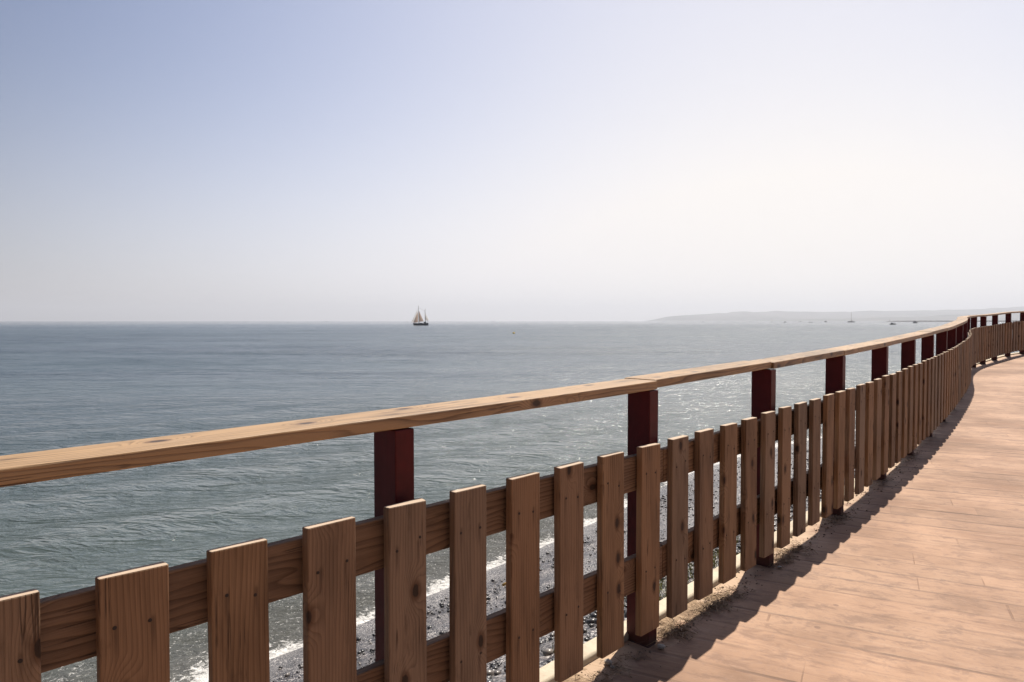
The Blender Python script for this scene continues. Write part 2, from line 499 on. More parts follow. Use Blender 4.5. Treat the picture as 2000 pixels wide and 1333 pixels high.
def mat_kerb():
    t = NT('pale_kerb')
    co = t.coord()
    n1 = t.noise(co, 8, 6, 0.65); n2 = t.noise(co, 90, 3, .7)
    c = t.mix(t.rng(n1, .35, .7), (0.58, 0.50, 0.38), (0.44, 0.36, 0.27))
    c = t.mix(t.math('MULTIPLY', t.rng(n2, .6, .8), .5), c, (0.25, 0.19, 0.13))
    t.P('Base Color', c); t.P('Roughness', 0.85); t.P('Normal', t.bump(n2, .002, .7))
    return t.m


M_kerb = mat_kerb()
prof = [(0.150, -0.10), (0.150, 0.020), (0.155, 0.028), (0.161, 0.030), (0.220, 0.030), (0.226, 0.027), (0.2305, 0.018), (0.2305, -0.30)]
S = np.arange(-12, 34, 0.1)
vv = np.array([pt(s, n, h)[:] for s in S for n, h in prof])
kerb = link_mesh('kerb', np_mesh('kerb', vv, grid_faces(len(S), len(prof))[:, ::-1]), M_kerb)
tag(kerb, 'low pale concrete kerb behind the fence posts', kind='structure')


# ------------------------------------------------------------------ beach
def beach_z(n, e):
    """height of the shingle slope, n metres seaward of the fence"""
    a = -e + np.interp(n, [0.2, 0.45, 0.75, 1.0, 1.5, 2.2], [-0.03, -0.09, -0.26, -0.50, -1.05, -1.40])
    b = np.interp(n, [1.0, 2.2, 3.5, 4.8, 5.8, 7.0, 9, 14, 30, 60], [-2.4, -2.72, -3.13, -3.52, -3.80, -4.05, -4.4, -5.0, -6.5, -8])
    w = np.clip((n - 0.8) / 1.4, 0, 1); w = w * w * (3 - 2 * w)
    return a * (1 - w) + b * w


def mat_beach():
    t = NT('wet_shingle')
    co = t.coord(); n = t.attr('off')
    vor = t.n('ShaderNodeTexVoronoi', _feature='F1'); t.set(vor.inputs['Vector'], co); vor.inputs['Scale'].default_value = 42
    vcol = vor.outputs['Color']; vd = vor.outputs['Distance']
    hue = t.sep(vcol)[0]
    peb = t.ramp(hue, [(0.0, (0.03, 0.028, 0.031)), (0.45, (0.075, 0.068, 0.072)), (0.8, (0.14, 0.12, 0.12)), (1.0, (0.40, 0.36, 0.33))])
    sand = t.mix(t.noise(co, 40, 4, .7), (0.060, 0.055, 0.057), (0.12, 0.108, 0.106))
    wet = t.rng(t.math('ADD', n, t.math('MULTIPLY', t.math('SUBTRACT', t.noise(co, 1.3, 4), .5), 1.6)), 4.5, 4.9)
    sandy = t.math('MULTIPLY', t.rng(t.noise(co, .9, 3), .45, .55), t.rng(n, 3.0, 4.2))
    gr = t.math('MAXIMUM', wet, sandy)
    vs_ = t.n('ShaderNodeTexVoronoi', _feature='F1'); t.set(vs_.inputs['Vector'], co); vs_.inputs['Scale'].default_value = 75
    grit = t.rng(t.sep(vs_.outputs['Color'])[1], .80, .86)  # pale specks painted into the colour to stand for glints on the shingle
    sand = t.mix(t.rng(t.sep(vs_.outputs['Color'])[2], .3, .2), sand, (0.03, 0.028, 0.03))
    c_ = t.mix(t.math('MULTIPLY', gr, .85), peb, sand)
    c_ = t.mix(t.rng(t.noise(co, 6, 5, .7), .42, .62), c_, (0.035, 0.032, 0.035))
    c_ = t.mix(t.math('MULTIPLY', grit, t.rng(t.noise(co, 1.7, 3), .38, .55, .15, .9)), c_, (0.52, 0.48, 0.46))
    t.P('Base Color', c_)
    t.P('Roughness', t.rng(wet, 0.0, 1.0, 0.30, 0.16))
    t.P('Specular IOR Level', 0.6)
    h = t.math('SUBTRACT', 1.0, t.math('MULTIPLY', vd, 1.4))
    hs = t.noise(co, 160, 2, .6)
    hh = t.math('ADD', t.math('MULTIPLY', h, t.rng(gr, 0.0, 1.0, 1.0, 0.25)), t.math('MULTIPLY', hs, .4))
    t.P('Normal', t.bump(hh, 0.010, 1.0))
    return t.m


nb = np.concatenate([[0.231, 0.26, 0.3], np.arange(0.35, 7.0, 0.07), [7.5, 8, 9, 10, 12, 15, 20, 30, 45, 60]])
v, f = strip(-12, 36, 0.08, nb, lambda s, n, e, x, y: beach_z(n, e) + (0.05 * vnoise(x * 2.2, y * 2.2, 8, 4)) * np.clip((n - .25) * 3, 0, 1)
             * np.interp(n, [0, 4.5, 5.5, 9], [1, 1, .35, 1]))
me = np_mesh('beach', v, f)
at = me.attributes.new('off', 'FLOAT', 'POINT')
at.data.foreach_set('value', np.tile(nb.astype(np.float32), len(v) // len(nb)))
beach = link_mesh('beach', me, mat_beach(), smooth=True)
tag(beach, 'dark grey shingle beach sloping to the water', kind='structure')

# land inland of the promenade, out to the horizon
P0 = [pt(s, -8.9) for s in np.arange(-12, 34.1, 2)]
bm = bmesh.new()
e0, e1 = P0[0], P0[-1]
inner = [(p.x, p.y) for p in P0]
far = [(17000, 13000), (17000, -16000), (-14500, -16000)]
vs = [bm.verts.new((x, y, -1.46)) for x, y in inner + [(inner[-1][0] + 15000, inner[-1][1] + 11700)] + far + [(inner[0][0] - 14000, inner[0][1] - 13500)]]
bm.faces.new(vs[::-1])
bmesh.ops.triangulate(bm, faces=bm.faces[:])
tag(from_bm('ground', bm, M_dirt), 'dry sandy ground inland of the promenade', kind='structure')


# ------------------------------------------------------------------ sea
def mat_sea():
    t = NT('sea_water')
    co = t.coord(); X, Y, Z = t.sep(co)[:3]
    n = t.attr('off')
    dist = t.vmath('LENGTH', co)
    # crests run roughly along the shore
    rot = R(-12)
    w0 = t.mapping(co, rot=(0, 0, rot))
    hs = []
    def layer(sx, sy, amp, det=3, dstn=0.6, r=0.0, rough=.55):
        q = t.mapping(co, scale=(sx, sy, 1), rot=(0, 0, r))
        nz = t.noise(q, 1.0, det, rough, dstn)
        rd = t.math('SUBTRACT', 1.0, t.math('ABSOLUTE', t.math('MULTIPLY', t.math('SUBTRACT', nz, .5), 2.0)))
        return t.math('MULTIPLY', t.math('POWER', rd, 1.5), amp)
    hs = [layer(.10, .28, 0.10, 2, .3, R(-8)), layer(.36, .95, 0.085, 2, .6, R(-18)), layer(.85, 1.9, 0.085, 3, .9, R(8)),
          layer(1.9, 3.4, 0.036, 3, .9, R(-34))]
    h = hs[0]
    for q in hs[1:]: h = t.math('ADD', h, q)
    fine = t.math('MULTIPLY', t.noise(t.mapping(co, scale=(7, 13, 1), rot=(0, 0, R(-10))), 1.0, 3, .6, .5), 0.008)
    h = t.math('ADD', h, fine)
    # ruffled and calmer streaks
    ruff = t.noise(t.mapping(co, scale=(.0035, .030, 1), rot=(0, 0, R(-6))), 1.0, 4, .6, .4)
    ruff2 = t.noise(t.mapping(co, scale=(.03, .12, 1), rot=(0, 0, R(-10))), 1.0, 4, .6, .4)
    amp = t.math('ADD', 0.55, t.math('ADD', t.rng(ruff, .36, .62, 0, .6), t.rng(ruff2, .36, .64, 0, .35)))
    shal = t.rng(n, 5.8, 16.0, 0.55, 1.0)
    amp = t.math('MULTIPLY', amp, shal)
    amp = t.math('MULTIPLY', amp, t.rng(dist, 40.0, 3500.0, 1.0, 1.7))
    turb = t.rng(t.math('ADD', n, t.math('MULTIPLY', t.math('SUBTRACT', t.noise(co, .8, 3), .5), 1.5)), 6.8, 8.3, 1.0, 0.0)
    tn = t.noise(co, 9.0, 5, .72, 1.2)
    h2 = t.math('ADD', t.math('MULTIPLY', h, amp), t.math('MULTIPLY', t.math('MULTIPLY', tn, turb), 0.10))
    # colour of the water body: sandy and pale close in, blue green farther out
    c = t.mix(t.rng(n, 5.5, 9.5), (0.11, 0.105, 0.088), (0.066, 0.084, 0.080))
    c = t.mix(t.rng(n, 9, 34), c, (0.036, 0.062, 0.076))
    c = t.mix(t.math('MULTIPLY', t.rng(ruff, .38, .62), t.rng(n, 12, 40)), c, (0.024, 0.046, 0.066))
    # foam
    wob = t.math('MULTIPLY', t.math('SUBTRACT', t.noise(co, .75, 4, .6), .5), 1.5)
    nn = t.math('ADD', n, wob)
    fn = t.noise(co, 13, 5, .75, .8)
    b1 = t.math('MULTIPLY', t.rng(nn, 5.25, 5.5), t.rng(nn, 5.75, 6.5, 1.0, 0.0))
    b2 = t.math('MULTIPLY', t.math('MULTIPLY', t.rng(nn, 6.75, 7.0), t.rng(nn, 7.1, 7.8, 1.0, 0.0)), .45)
    fb = t.math('MAXIMUM', b1, b2)
    foam = t.rng(t.math('ADD', t.math('MULTIPLY', fb, 0.50), t.math('MULTIPLY', fn, 1.15)), 0.86, 1.04)
    foam = t.math('MULTIPLY', foam, t.rng(fb, 0.02, .15))
    spk = t.rng(t.noise(co, 24, 3, .7), .60, .68)
    foam = t.math('MAXIMUM', foam, t.math('MULTIPLY', t.math('MULTIPLY', spk, turb), .75))  # foam flecks, painted white to give the broken water its sparkle
    c = t.mix(foam, c, (0.82, 0.80, 0.77))
    t.P('Base Color', c)
    t.P('IOR', 1.333); t.P('Specular IOR Level', 0.5)
    rgh = t.math('SUBTRACT', t.rng(dist, 10, 70, 0.05, 0.27), t.rng(dist, 120, 1400, 0.0, 0.20))
    t.P('Roughness', t.math('ADD', rgh, t.math('MULTIPLY', foam, .5)))
    # slope distribution of the chop, kept at full strength in the distance
    sl = None
    for (fx_, fy_, a_, ro) in ((1.1, 2.2, .75, -12), (.30, .80, .80, 9), (.06, .24, .62, -7), (.012, .070, .46, -4), (.0030, .022, .30, -2)):
        q = t.noise(t.mapping(co, scale=(fx_, fy_, 1), rot=(0, 0, R(ro))), 1.0, 2, .6, .3, col=True)
        q = t.vmath('SCALE', t.vmath('SUBTRACT', q, (.5, .5, .5)), a_)
        sl = q if sl is None else t.vmath('ADD', sl, q)
    sl = t.vmath('SCALE', sl, t.math('MULTIPLY', t.rng(dist, 14.0, 70.0, 0.0, 1.0), t.math('ADD', .55, t.rng(ruff, .36, .64, 0, .9))))
    sx, sy, _ = t.sep(sl)[:3]
    nrm = t.vmath('NORMALIZE', t.comb(sx, sy, 1.0))
    t.P('Normal', t.bump(h2, 1.0, 1.0, nrm))
    return t.m


def axis(lo, fine0, fine1, hi, d):
    a = list(np.arange(fine0, fine1, d)); g = d
    x = a[-1]
    while x < hi: g *= 1.18; x += g; a.append(x)
    x = a[0]; g = d; b = []
    while x > lo: g *= 1.18; x -= g; b.append(x)
    return np.array(b[::-1] + a)


ax = axis(-15000, -14, 14, 15000, 0.16); ay = axis(-400, 2, 26, 16000, 0.16)
gx, gy = np.meshgrid(ax, ay, indexing='ij')
px_, py_ = gx.ravel(), gy.ravel()
# distance to the fence line (coarse), gives water depth
sub = slice(0, len(S_), 10)
fx, fy, ft = X_[sub], Y_[sub], TH_[sub]
off = np.empty(len(px_))
for i in range(0, len(px_), 20000):
    dx = px_[i:i + 20000, None] - fx; dy = py_[i:i + 20000, None] - fy
    k = np.argmin(dx * dx + dy * dy, 1); ii = np.arange(len(k))
    off[i:i + 20000] = -np.cos(ft[k]) * dx[ii, k] + np.sin(ft[k]) * dy[ii, k]
near = np.clip(1 - np.hypot(px_, py_) / 60, 0, 1)
ca_ = (px_ * -0.70 + py_ * 0.72)
zz = SEA_Z + near * (0.05 * np.sin(ca_ * 1.9 + 2.2 * vnoise(px_ * .25, py_ * .25, 2, 2)) * np.clip((off - 5.2) / 3, 0, 1)
                     + 0.10 * vnoise(px_ * .55, py_ * .8, 4, 3) * np.clip((off - 4.5) / 3, 0.2, 1))
ff = grid_faces(len(ax), len(ay))
keep = (off[ff].max(1) > 3.2)
ff = ff[keep]
used = np.unique(ff); remap = -np.ones(len(px_), np.int64); remap[used] = np.arange(len(used))
me = np_mesh('sea', np.stack([px_, py_, zz], -1)[used], remap[ff])
at = me.attributes.new('off', 'FLOAT', 'POINT'); at.data.foreach_set('value', off[used].astype(np.float32))
sea = link_mesh('sea', me, mat_sea(), smooth=True)
tag(sea, 'calm rippled grey blue sea reaching the horizon', kind='structure')

# ------------------------------------------------------------------ the wooden fence
fence = empty('wooden_fence', pt(0, 0.08, 0))
tag(fence, 'curving waist high fence of brown pine pickets, dark red posts and a flat handrail', 'fence')
FI = fence.matrix_world.inverted() if False else Matrix.Translation(-Vector(fence.location))


def place(o, M):
    o.parent = fence
    o.matrix_local = FI @ M
    return o


def frame_at(s, n=0.0, h=0.0):
    x, y, th, e = fr(s)
    p = pt(s, n, h)
    u = Vector((math.sin(th), math.cos(th), 0)); nv = Vector((-math.cos(th), math.sin(th), 0))
    return Matrix(((u.x, nv.x, 0, p.x), (u.y, nv.y, 0, p.y), (0, 0, 1, p.z), (0, 0, 0, 1)))


NEAR = {-4: (-0.87, 0.8235, .1244), -3: (-0.6533, 0.8191, 0.1235), -2: (-0.4404, 0.8209, 0.126), -1: (-0.2217, 0.8232, 0.1300),
        0: (-0.005, 0.8257, 0.1215), 1: (0.2135, 0.8255, 0.121), 2: (0.441, 0.8233, 0.125), 3: (0.6628, 0.8223, 0.1225),
        4: (0.8957, 0.8219, 0.130), 5: (1.1319, 0.8194, 0.127), 6: (1.347, .820, .124), 7: (1.562, .822, .122), 8: (1.780, .819, .123),
        9: (1.9973, 0.818, 0.123), 10: (2.203, 0.8236, 0.118), 11: (2.413, 0.8249, 0.115)}
TP = 0.0268


def picket_mesh(bm, s, top, w, bot, warp=0.0):
    M = frame_at(s) if warp is None else None
    bm_box(bm, -w, 0, 0, TP, bot, top, 0.0035, 2, 0.0012)


screw_bm = bmesh.new()
bmesh.ops.create_cone(screw_bm, cap_ends=True, segments=10, radius1=0.0042, radius2=0.0034, depth=0.0016)
screw_me = bpy.data.meshes.new('screw'); screw_bm.to_mesh(screw_me); screw_bm.free(); screw_me.materials.append(M_screw)

for i in range(-6, 94):
    if i in NEAR: s, top, w = NEAR[i]
    else:
        s = i * 0.22 + random.uniform(-.006, .006); top = 0.822 + random.uniform(-.004, .004); w = 0.1235 + random.uniform(-.003, .003)
    bot = 0.108 + random.uniform(-.006, .006)
    bm = bmesh.new()
    bm_box(bm, -w, 0, 0, TP, bot, top, 0.0032, 2, 0.0016)
    o = from_bm('picket', bm, M_picket)
    o.data.materials.append(M_end)
    for p in o.data.polygons:
        if p.normal.z > 0.9: p.material_index = 1
    M = frame_at(s) @ Matrix.Rotation(R(random.uniform(-.3, .3)), 4, 'Y') @ Matrix.Rotation(R(random.uniform(-.15, .15)), 4, 'X')
    place(o, M)
    if i <= 22:
        for hz in (0.717, 0.332):
            for fx_ in (0.24, 0.78):
                sc = bpy.data.objects.new('screw', screw_me); COL.objects.link(sc)
                sc.parent = o
                sc.location = (-w * fx_ + random.uniform(-.006, .006), -0.0004, hz + random.uniform(-.014, .014))
                sc.rotation_euler = (math.pi / 2, 0, 0)

POST = {k: v for k, v in enumerate([-0.003, 1.203, 2.343, 3.495, 4.624, 5.709, 6.778, 7.876, 8.95, 10.04])}
SF = 1.0236
rail_dip = lambda s: float(np.interp(s, [-1.1, 0, 1.17, 2.3, 3.5], [-.018, -.012, -.007, -.003, 0]))
post_s = []
for k in range(-2, 24):
    s = POST.get(k, k * 1.1 + 0.11)
    post_s.append(s)
    bm = bmesh.new()
    bm_box(bm, -0.062, 0, 0, 0.105, -0.20, SF + rail_dip(s) - 0.001, 0.003, 2)
    bm_box(bm, -0.070, 0.008, -0.006, 0.113, -0.20, -0.004 + random.uniform(0, .006), 0.004, 1)
    place(from_bm('post', bm, M_post), frame_at(s, 0.056))


def board(name, sa, sb, n0, n1, h0, h1, m, gap=0.0012, dn=0.0, dh=0.0, bev=0.003, curved=False):
    """straight board between two fence positions, ends mitred to the fence line there"""
    A0, B0 = pt(sa, (n0 + n1) / 2, (h0 + h1) / 2), pt(sb, (n0 + n1) / 2, (h0 + h1) / 2)
    c = (A0 + B0) / 2
    d = (B0 - A0); L = d.length
    ux = d.normalized(); uy = Vector((0, 0, 1)).cross(ux).normalized(); uz = ux.cross(uy)
    M = Matrix(((ux.x, uy.x, uz.x, c.x), (ux.y, uy.y, uz.y, c.y), (ux.z, uy.z, uz.z, c.z), (0, 0, 0, 1)))
    Mi = M.inverted()
    hh = (h1 - h0) / 2
    bm = bmesh.new()
    rings = []
    N = max(1, int(L / 0.25))
    ends = []
    for s_ in (sa, sb):
        e_ = []
        for n_ in (n0, n1):
            for z_ in (h0, h1):
                q = Mi @ pt(s_, n_ + dn, z_ + dh + (rail_dip(s_) if name == 'handrail' else 0))
                e_.append(q)
        ends.append(e_)
    sg = gap
    prev = None
    for k in range(N + 1):
        t_ = k / N
        x_off = sg * (1 - t_) - sg * t_
        if curved:
            q4 = [Mi @ pt(sa + (sb - sa) * t_, n_ + dn, z_ + dh + rail_dip(sa + (sb - sa) * t_)) for n_ in (n0, n1) for z_ in (h0, h1)]
        else:
            q4 = [ends[0][j].lerp(ends[1][j], t_) for j in range(4)]
        ring = [bm.verts.new(q4[j] + Vector((x_off, 0, 0))) for j in (0, 2, 3, 1)]
        if prev:
            for j in range(4):
                bm.faces.new((prev[j], ring[j], ring[(j + 1) % 4], prev[(j + 1) % 4]))
        else: first = ring
        prev = ring
    bm.faces.new(first[::-1] if False else first); bm.faces.new(prev[::-1])
    bmesh.ops.recalc_face_normals(bm, faces=bm.faces[:])
    es = [e for e in bm.edges if len(e.link_faces) == 2 and e.calc_face_angle(0) > 0.8]
    bmesh.ops.bevel(bm, geom=es, offset=bev, segments=2, profile=0.5, affect='EDGES')
    bmesh.ops.recalc_face_normals(bm, faces=bm.faces[:])
    return place(from_bm(name, bm, m), M)


ps = post_s                      # index 0 -> post -2
idx = lambda k: ps[k + 2] - 0.031
cuts = [-2, -1, 1, 2, 3, 4, 5, 6, 7, 8, 9, 10, 11, 12, 13, 14, 15, 16, 17, 18, 19, 20, 21, 22, 23]
for a, b in zip(cuts[:-1], cuts[1:]):
    dn = {-2: 0, -1: 0, 1: 0.014, 2: 0.003, 4: .004}.get(a, random.uniform(-.001, .005)); dh = {1: 0.006, 2: 0.003}.get(a, random.uniform(0, .004))
    sa = idx(a) + (0.022 if a == 1 else 0)
    sb = idx(b) + (0.022 if b == 1 else 0)
    board('handrail', sa, sb, 0.0535, 0.203, SF, SF + 0.034, M_rail, 0.0028, dn, dh, 0.0035, curved=(a < 1))
cuts2 = [-2, 1] + list(range(3, 23, 1)) + [23]
for (h0, h1) in ((0.651, 0.783), (0.266, 0.398)):
    cu = [-2, 1, 3, 5, 7, 8, 9, 10, 11, 12, 13, 14, 15, 16, 17, 18, 19, 20, 21, 22, 23]
    for a, b in zip(cu[:-1], cu[1:]):
        sa = idx(a) + 0.026; sb = idx(b) + 0.026
        board('stringer', sa, sb, TP + 0.0010, 0.0554, h0, h1, M_board, 0.002, 0.0, random.uniform(-.002, .002))

# ------------------------------------------------------------------ loose shingle, straw, grass
ico = bmesh.new(); bmesh.ops.create_icosphere(ico, subdivisions=1, radius=1.0)
ico.verts.ensure_lookup_table()
IV = np.array([v_.co[:] for v_ in ico.verts]); IF = np.array([[q.index for q in f_.verts] for f_ in ico.faces]); ico.free()


def scatter(name, P, size, mats_n, label, flat=(0.35, 0.7)):
    k = len(P); nv = len(IV)
    sz = size[:, None, None] * np.stack([np.ones(k), rng.uniform(.6, .95, k), rng.uniform(*flat, k)], -1)[:, None, :]
    V = IV[None] * (1 + rng.uniform(-.22, .22, (k, nv, 1))) * sz
    a = rng.uniform(0, 6.28, k)[:, None]; tl = rng.uniform(-.4, .4, k)[:, None]
    y2 = V[..., 1] * np.cos(tl) - V[..., 2] * np.sin(tl); z2 = V[..., 1] * np.sin(tl) + V[..., 2] * np.cos(tl)
    x3 = V[..., 0] * np.cos(a) - y2 * np.sin(a); y3 = V[..., 0] * np.sin(a) + y2 * np.cos(a)
    V = np.stack([x3, y3, z2], -1) + P[:, None, :]
    F_ = (IF[None] + (np.arange(k) * nv)[:, None, None]).reshape(-1, 3)
    me = np_mesh(name, V.reshape(-1, 3), F_)
    c = me.attributes.new('tone', 'FLOAT', 'POINT'); c.data.foreach_set('value', np.repeat(rng.random(k).astype(np.float32), nv))
    o = link_mesh(name, me, mats_n, smooth=True)
    return tag(o, label, kind='stuff')


def mat_pebble():
    t = NT('pebble')
    f_ = t.attr('tone')
    c = t.ramp(f_, [(0.0, (0.022, 0.021, 0.024)), (0.5, (0.06, 0.056, 0.058)), (0.86, (0.11, 0.098, 0.095)), (0.96, (0.20, 0.17, 0.15)), (1.0, (0.40, 0.36, 0.33))])
    t.P('Base Color', t.mix(t.math('MULTIPLY', t.noise(t.coord(), 60, 3), .4), c, (0.05, 0.05, 0.05)))
    t.P('Roughness', 0.33); t.P('Specular IOR Level', 0.6)
    return t.m


def on_beach(k, s0, s1, n0, n1, pw=1.0):
    s = rng.uniform(s0, s1, k); n = n0 + (n1 - n0) * rng.random(k) ** pw
    x, y, th, e = (np.interp(s, S_, q) for q in (X_, Y_, TH_, E_))
    return s, n, np.stack([x - np.cos(th) * n, y + np.sin(th) * n, beach_z(n, e)], -1)


MP = mat_pebble()
s, n, P = on_beach(5200, -1.5, 11, 0.25, 1.6, 1.2)
sz = rng.uniform(.006, .022, len(P)) * rng.choice([1, 1, 1.35], len(P)); P[:, 2] += sz * .25
scatter('shingle', P, sz, MP, 'dark glossy coarse pebbles just behind the kerb')
s, n, P = on_beach(7000, -3, 16, 1.6, 5.3, .9)
sz = rng.uniform(.005, .016, len(P)) * rng.choice([1, 1, 1, 2.2], len(P)); P[:, 2] += sz * .3
scatter('pebbles', P, sz, MP, 'small dark pebbles strewn over the beach below')


def ribbon_stuff(name, items, m, label):
    """items: list of poly-lines with widths; each becomes a thin bent blade"""
    V = []; F_ = []
    for pts, w in items:
        b = len(V)
        for k, p in enumerate(pts):
            t_ = k / (len(pts) - 1)
            d = Vector((random.uniform(-1, 1), random.uniform(-1, 1), 0.2)).normalized() if k == 0 else d
            ww = w * (1 - t_ * .75)
            V.append((p + d * ww)[:]); V.append((p - d * ww)[:])
        for k in range(len(pts) - 1): F_.append((b + 2 * k, b + 2 * k + 1, b + 2 * k + 3, b + 2 * k + 2))
    return tag(link_mesh(name, np_mesh(name, np.array(V), F_), m), label, kind='stuff')


tg = NT('grass_blade')
tg.P('Base Color', tg.mix(tg.noise(tg.coord(), 30, 3), (0.10, 0.13, 0.03), (0.30, 0.27, 0.08))); tg.P('Roughness', .6)
items = []
for (sc_, nc, cnt, sp) in ((1.62, .33, 150, .07), (1.78, .30, 130, .07), (2.02, .30, 110, .06), (2.3, .31, 110, .06), (2.62, .3, 60, .05), (0.95, .27, 18, .04), (18.6, .3, 160, .25), (5.2, .3, 40, .2)):
    for _ in range(cnt):
        b = pt(sc_ + random.gauss(0, sp), nc + random.uniform(-.06, .12), 0); n_ = nc
        b.z = -fr(sc_)[3] - .05
        hgt = random.uniform(.03, .085); ld = Vector((random.gauss(0, .5), random.gauss(0, .5), 0))
        items.append(([b, b + Vector((0, 0, hgt * .55)) + ld * hgt * .25, b + Vector((0, 0, hgt * .85)) + ld * hgt * .8], random.uniform(.0012, .0028)))
ribbon_stuff('grass', items, tg.m, 'small tufts of yellowish grass growing along the back of the kerb')

ts = NT('dry_straw')
ts.P('Base Color', ts.mix(ts.noise(ts.coord(), 40, 3), (0.42, 0.29, 0.17), (0.10, 0.055, 0.03))); ts.P('Roughness', .8)
items = []
for (sc_, cnt, sp) in ((1.33, 150, .06), (1.75, 130, .09), (1.62, 70, .05), (2.45, 150, .09), (2.62, 60, .08), (0.9, 45, .10), (3.35, 50, .12), (0.6, 25, .1), (4.4, 40, .3), (5.6, 40, .5)):
    for _ in range(cnt):
        sq = sc_ + random.gauss(0, sp); nq = random.gauss(.045, .028)
        if abs(nq - 0.05) > .09: continue
        L = random.uniform(.015, .07); a = random.uniform(0, 6.28)
        p = pt(sq, nq, random.uniform(.0, .012)); dd = Vector((math.cos(a), math.sin(a), 0))
        side = Vector((-dd.y, dd.x, 0)) * random.uniform(-.35, .35)
        items.append(([p, p + dd * L * .5 + side * L + Vector((0, 0, random.uniform(0, .012))), p + dd * L], random.uniform(.0012, .0030)))
items += [([p_ + Vector((random.uniform(-.03, .03), random.uniform(-.03, .03), .002)) for p_ in q_[0]], q_[1]) for q_ in list(items) for _ in range(1)]
ribbon_stuff('straw', items, ts.m, 'dry straw and seaweed scraps caught under the pickets')

k_ = 900
s = rng.uniform(-1.0, 6.0, k_); n = rng.normal(.055, .045, k_); n = np.clip(n, -.06, .14)
x, y, th, e = (np.interp(s, S_, q) for q in (X_, Y_, TH_, E_))
sz = rng.uniform(.0015, .0045, k_) * rng.choice([1, 1, 1, 1.8], k_)
scatter('grit', np.stack([x - np.cos(th) * n, y + np.sin(th) * n, -e + sz * .3], -1), sz, plain('grit_stone', (.30, .22, .15), .9, 0, .5), 'tiny stones and grit lying at the foot of the fence')

# broken pieces of concrete by the posts
M_stone = plain('broken_concrete', (0.50, 0.46, 0.40), .85, 0, .3)
for (s, n, h, sz, lab) in ((0.925, 0.092, 0.010, .014, 'larger pale stone chip lying on the dirt just before the second tall red post'),
                           (0.915, 0.066, 0.004, .008, 'tiny pale chip right in front of the larger stone chip'),
                           (1.165, 0.012, 0.010, .013, 'pale stone chip wedged against the right foot of the second red post'),
                           (2.30, 0.010, 0.008, .010, 'pale stone chip at the foot of the third red post')):
    bm = bmesh.new(); bmesh.ops.create_icosphere(bm, subdivisions=2, radius=sz)
    for v_ in bm.verts:
        v_.co = Vector((v_.co.x * 1.25, v_.co.y * .9, v_.co.z * .75)) * random.uniform(.86, 1.1)
    o = from_bm('stone', bm, M_stone); o.location = pt(s, n, h); o.rotation_euler = (0, 0, random.uniform(0, 3))
    tag(o, lab, 'stone', 'stone chips by the fence posts')

# yellow stick on the shingle
bm = bmesh.new(); prev = None
pts = [Vector((0, 0, 0)), Vector((.10, .05, .03)), Vector((.20, .12, .05)), Vector((.28, .20, .09))]
for a_, b_ in zip(pts[:-1], pts[1:]): bm_tube(bm, a_, b_, .016, .014, 8)
bm_tube(bm, pts[1], pts[1] + Vector((-.03, .07, .05)), .010, .006, 6)
stick = from_bm('driftwood', bm, plain('yellow_wood', (.55, .33, .08), .6), smooth=True)
_x, _y, _th, _e = fr(3.75)
stick.location = (-0.105, 7.62, -2.98)
tag(stick, 'short yellow stick lying on the grey shingle beach', 'stick')

# ------------------------------------------------------------------ boats, buoy, breakwater, hills
M_hull = plain('dark_hull', (0.018, 0.028, 0.045), .35)
M_hullw = plain('grey_hull', (0.10, 0.11, 0.13), .4)
M_mast = plain('mast_wood', (0.10, 0.075, 0.06), .5)
M_sail = plain('tan_sail', (0.42, 0.30, 0.24), .9)
M_cabin = plain('boat_cabin', (0.07, 0.075, 0.085), .5)
M_sailw = plain('white_sail', (0.7, 0.68, 0.66), .9)
for _m, _c in ((M_sail, (0.50, 0.37, 0.30, 1)), (M_sailw, (0.85, 0.80, 0.76, 1))):
    _t = _m.node_tree; _o = next(n for n in _t.nodes if n.type == 'OUTPUT_MATERIAL'); _p = next(n for n in _t.nodes if n.type == 'BSDF_PRINCIPLED')
    _x = _t.nodes.new('ShaderNodeMixShader'); _r = _t.nodes.new('ShaderNodeBsdfTranslucent'); _r.inputs[0].default_value = _c
    _x.inputs[0].default_value = .5; _t.links.new(_p.outputs[0], _x.inputs[1]); _t.links.new(_r.outputs[0], _x.inputs[2]); _t.links.new(_x.outputs[0], _o.inputs[0])


def at_px(x, d): return Vector(((x - 1000) / 1333 * d, d, SEA_Z))


def hull_bm(L, B, H, sheer=0.3, draft=0.4, n=14, stern=0.75):
    bm = bmesh.new(); rows = []
    for i in range(n + 1):
        t_ = i / n; x = -L / 2 + L * t_
        w = B / 2 * (math.sin(min(1, t_ * 1.7) * math.pi / 2) ** .8) * (1 if t_ < .6 else 1 - (1 - stern) * ((t_ - .6) / .4) ** 2)
        w = max(w, 0.02)
        top = H * (1 + sheer * (abs(t_ - .55) / .55) ** 2 * (1.0 if t_ < .55 else .7))
        xs = x + (0.5 * H * (1 - t_ * 6) if t_ < 1 / 6 else 0)
        rows.append([bm.verts.new(q) for q in ((x, w, top), (x * .99 + .0, w * .93, H * .4), (xs * .97, w * .6, -draft * .6), (xs * .96, 0, -draft),
                                               (xs * .97, -w * .6, -draft * .6), (x * .99, -w * .93, H * .4), (x, -w, top))])
    for a_, b_ in zip(rows[:-1], rows[1:]):
        for j in range(6): bm.faces.new((a_[j], b_[j], b_[j + 1], a_[j + 1]))
        bm.faces.new((a_[6], b_[6], b_[0], a_[0]))
    bm.faces.new(rows[0]); bm.faces.new(rows[-1][::-1])
    bmesh.ops.recalc_face_normals(bm, faces=bm.faces[:])
    return bm


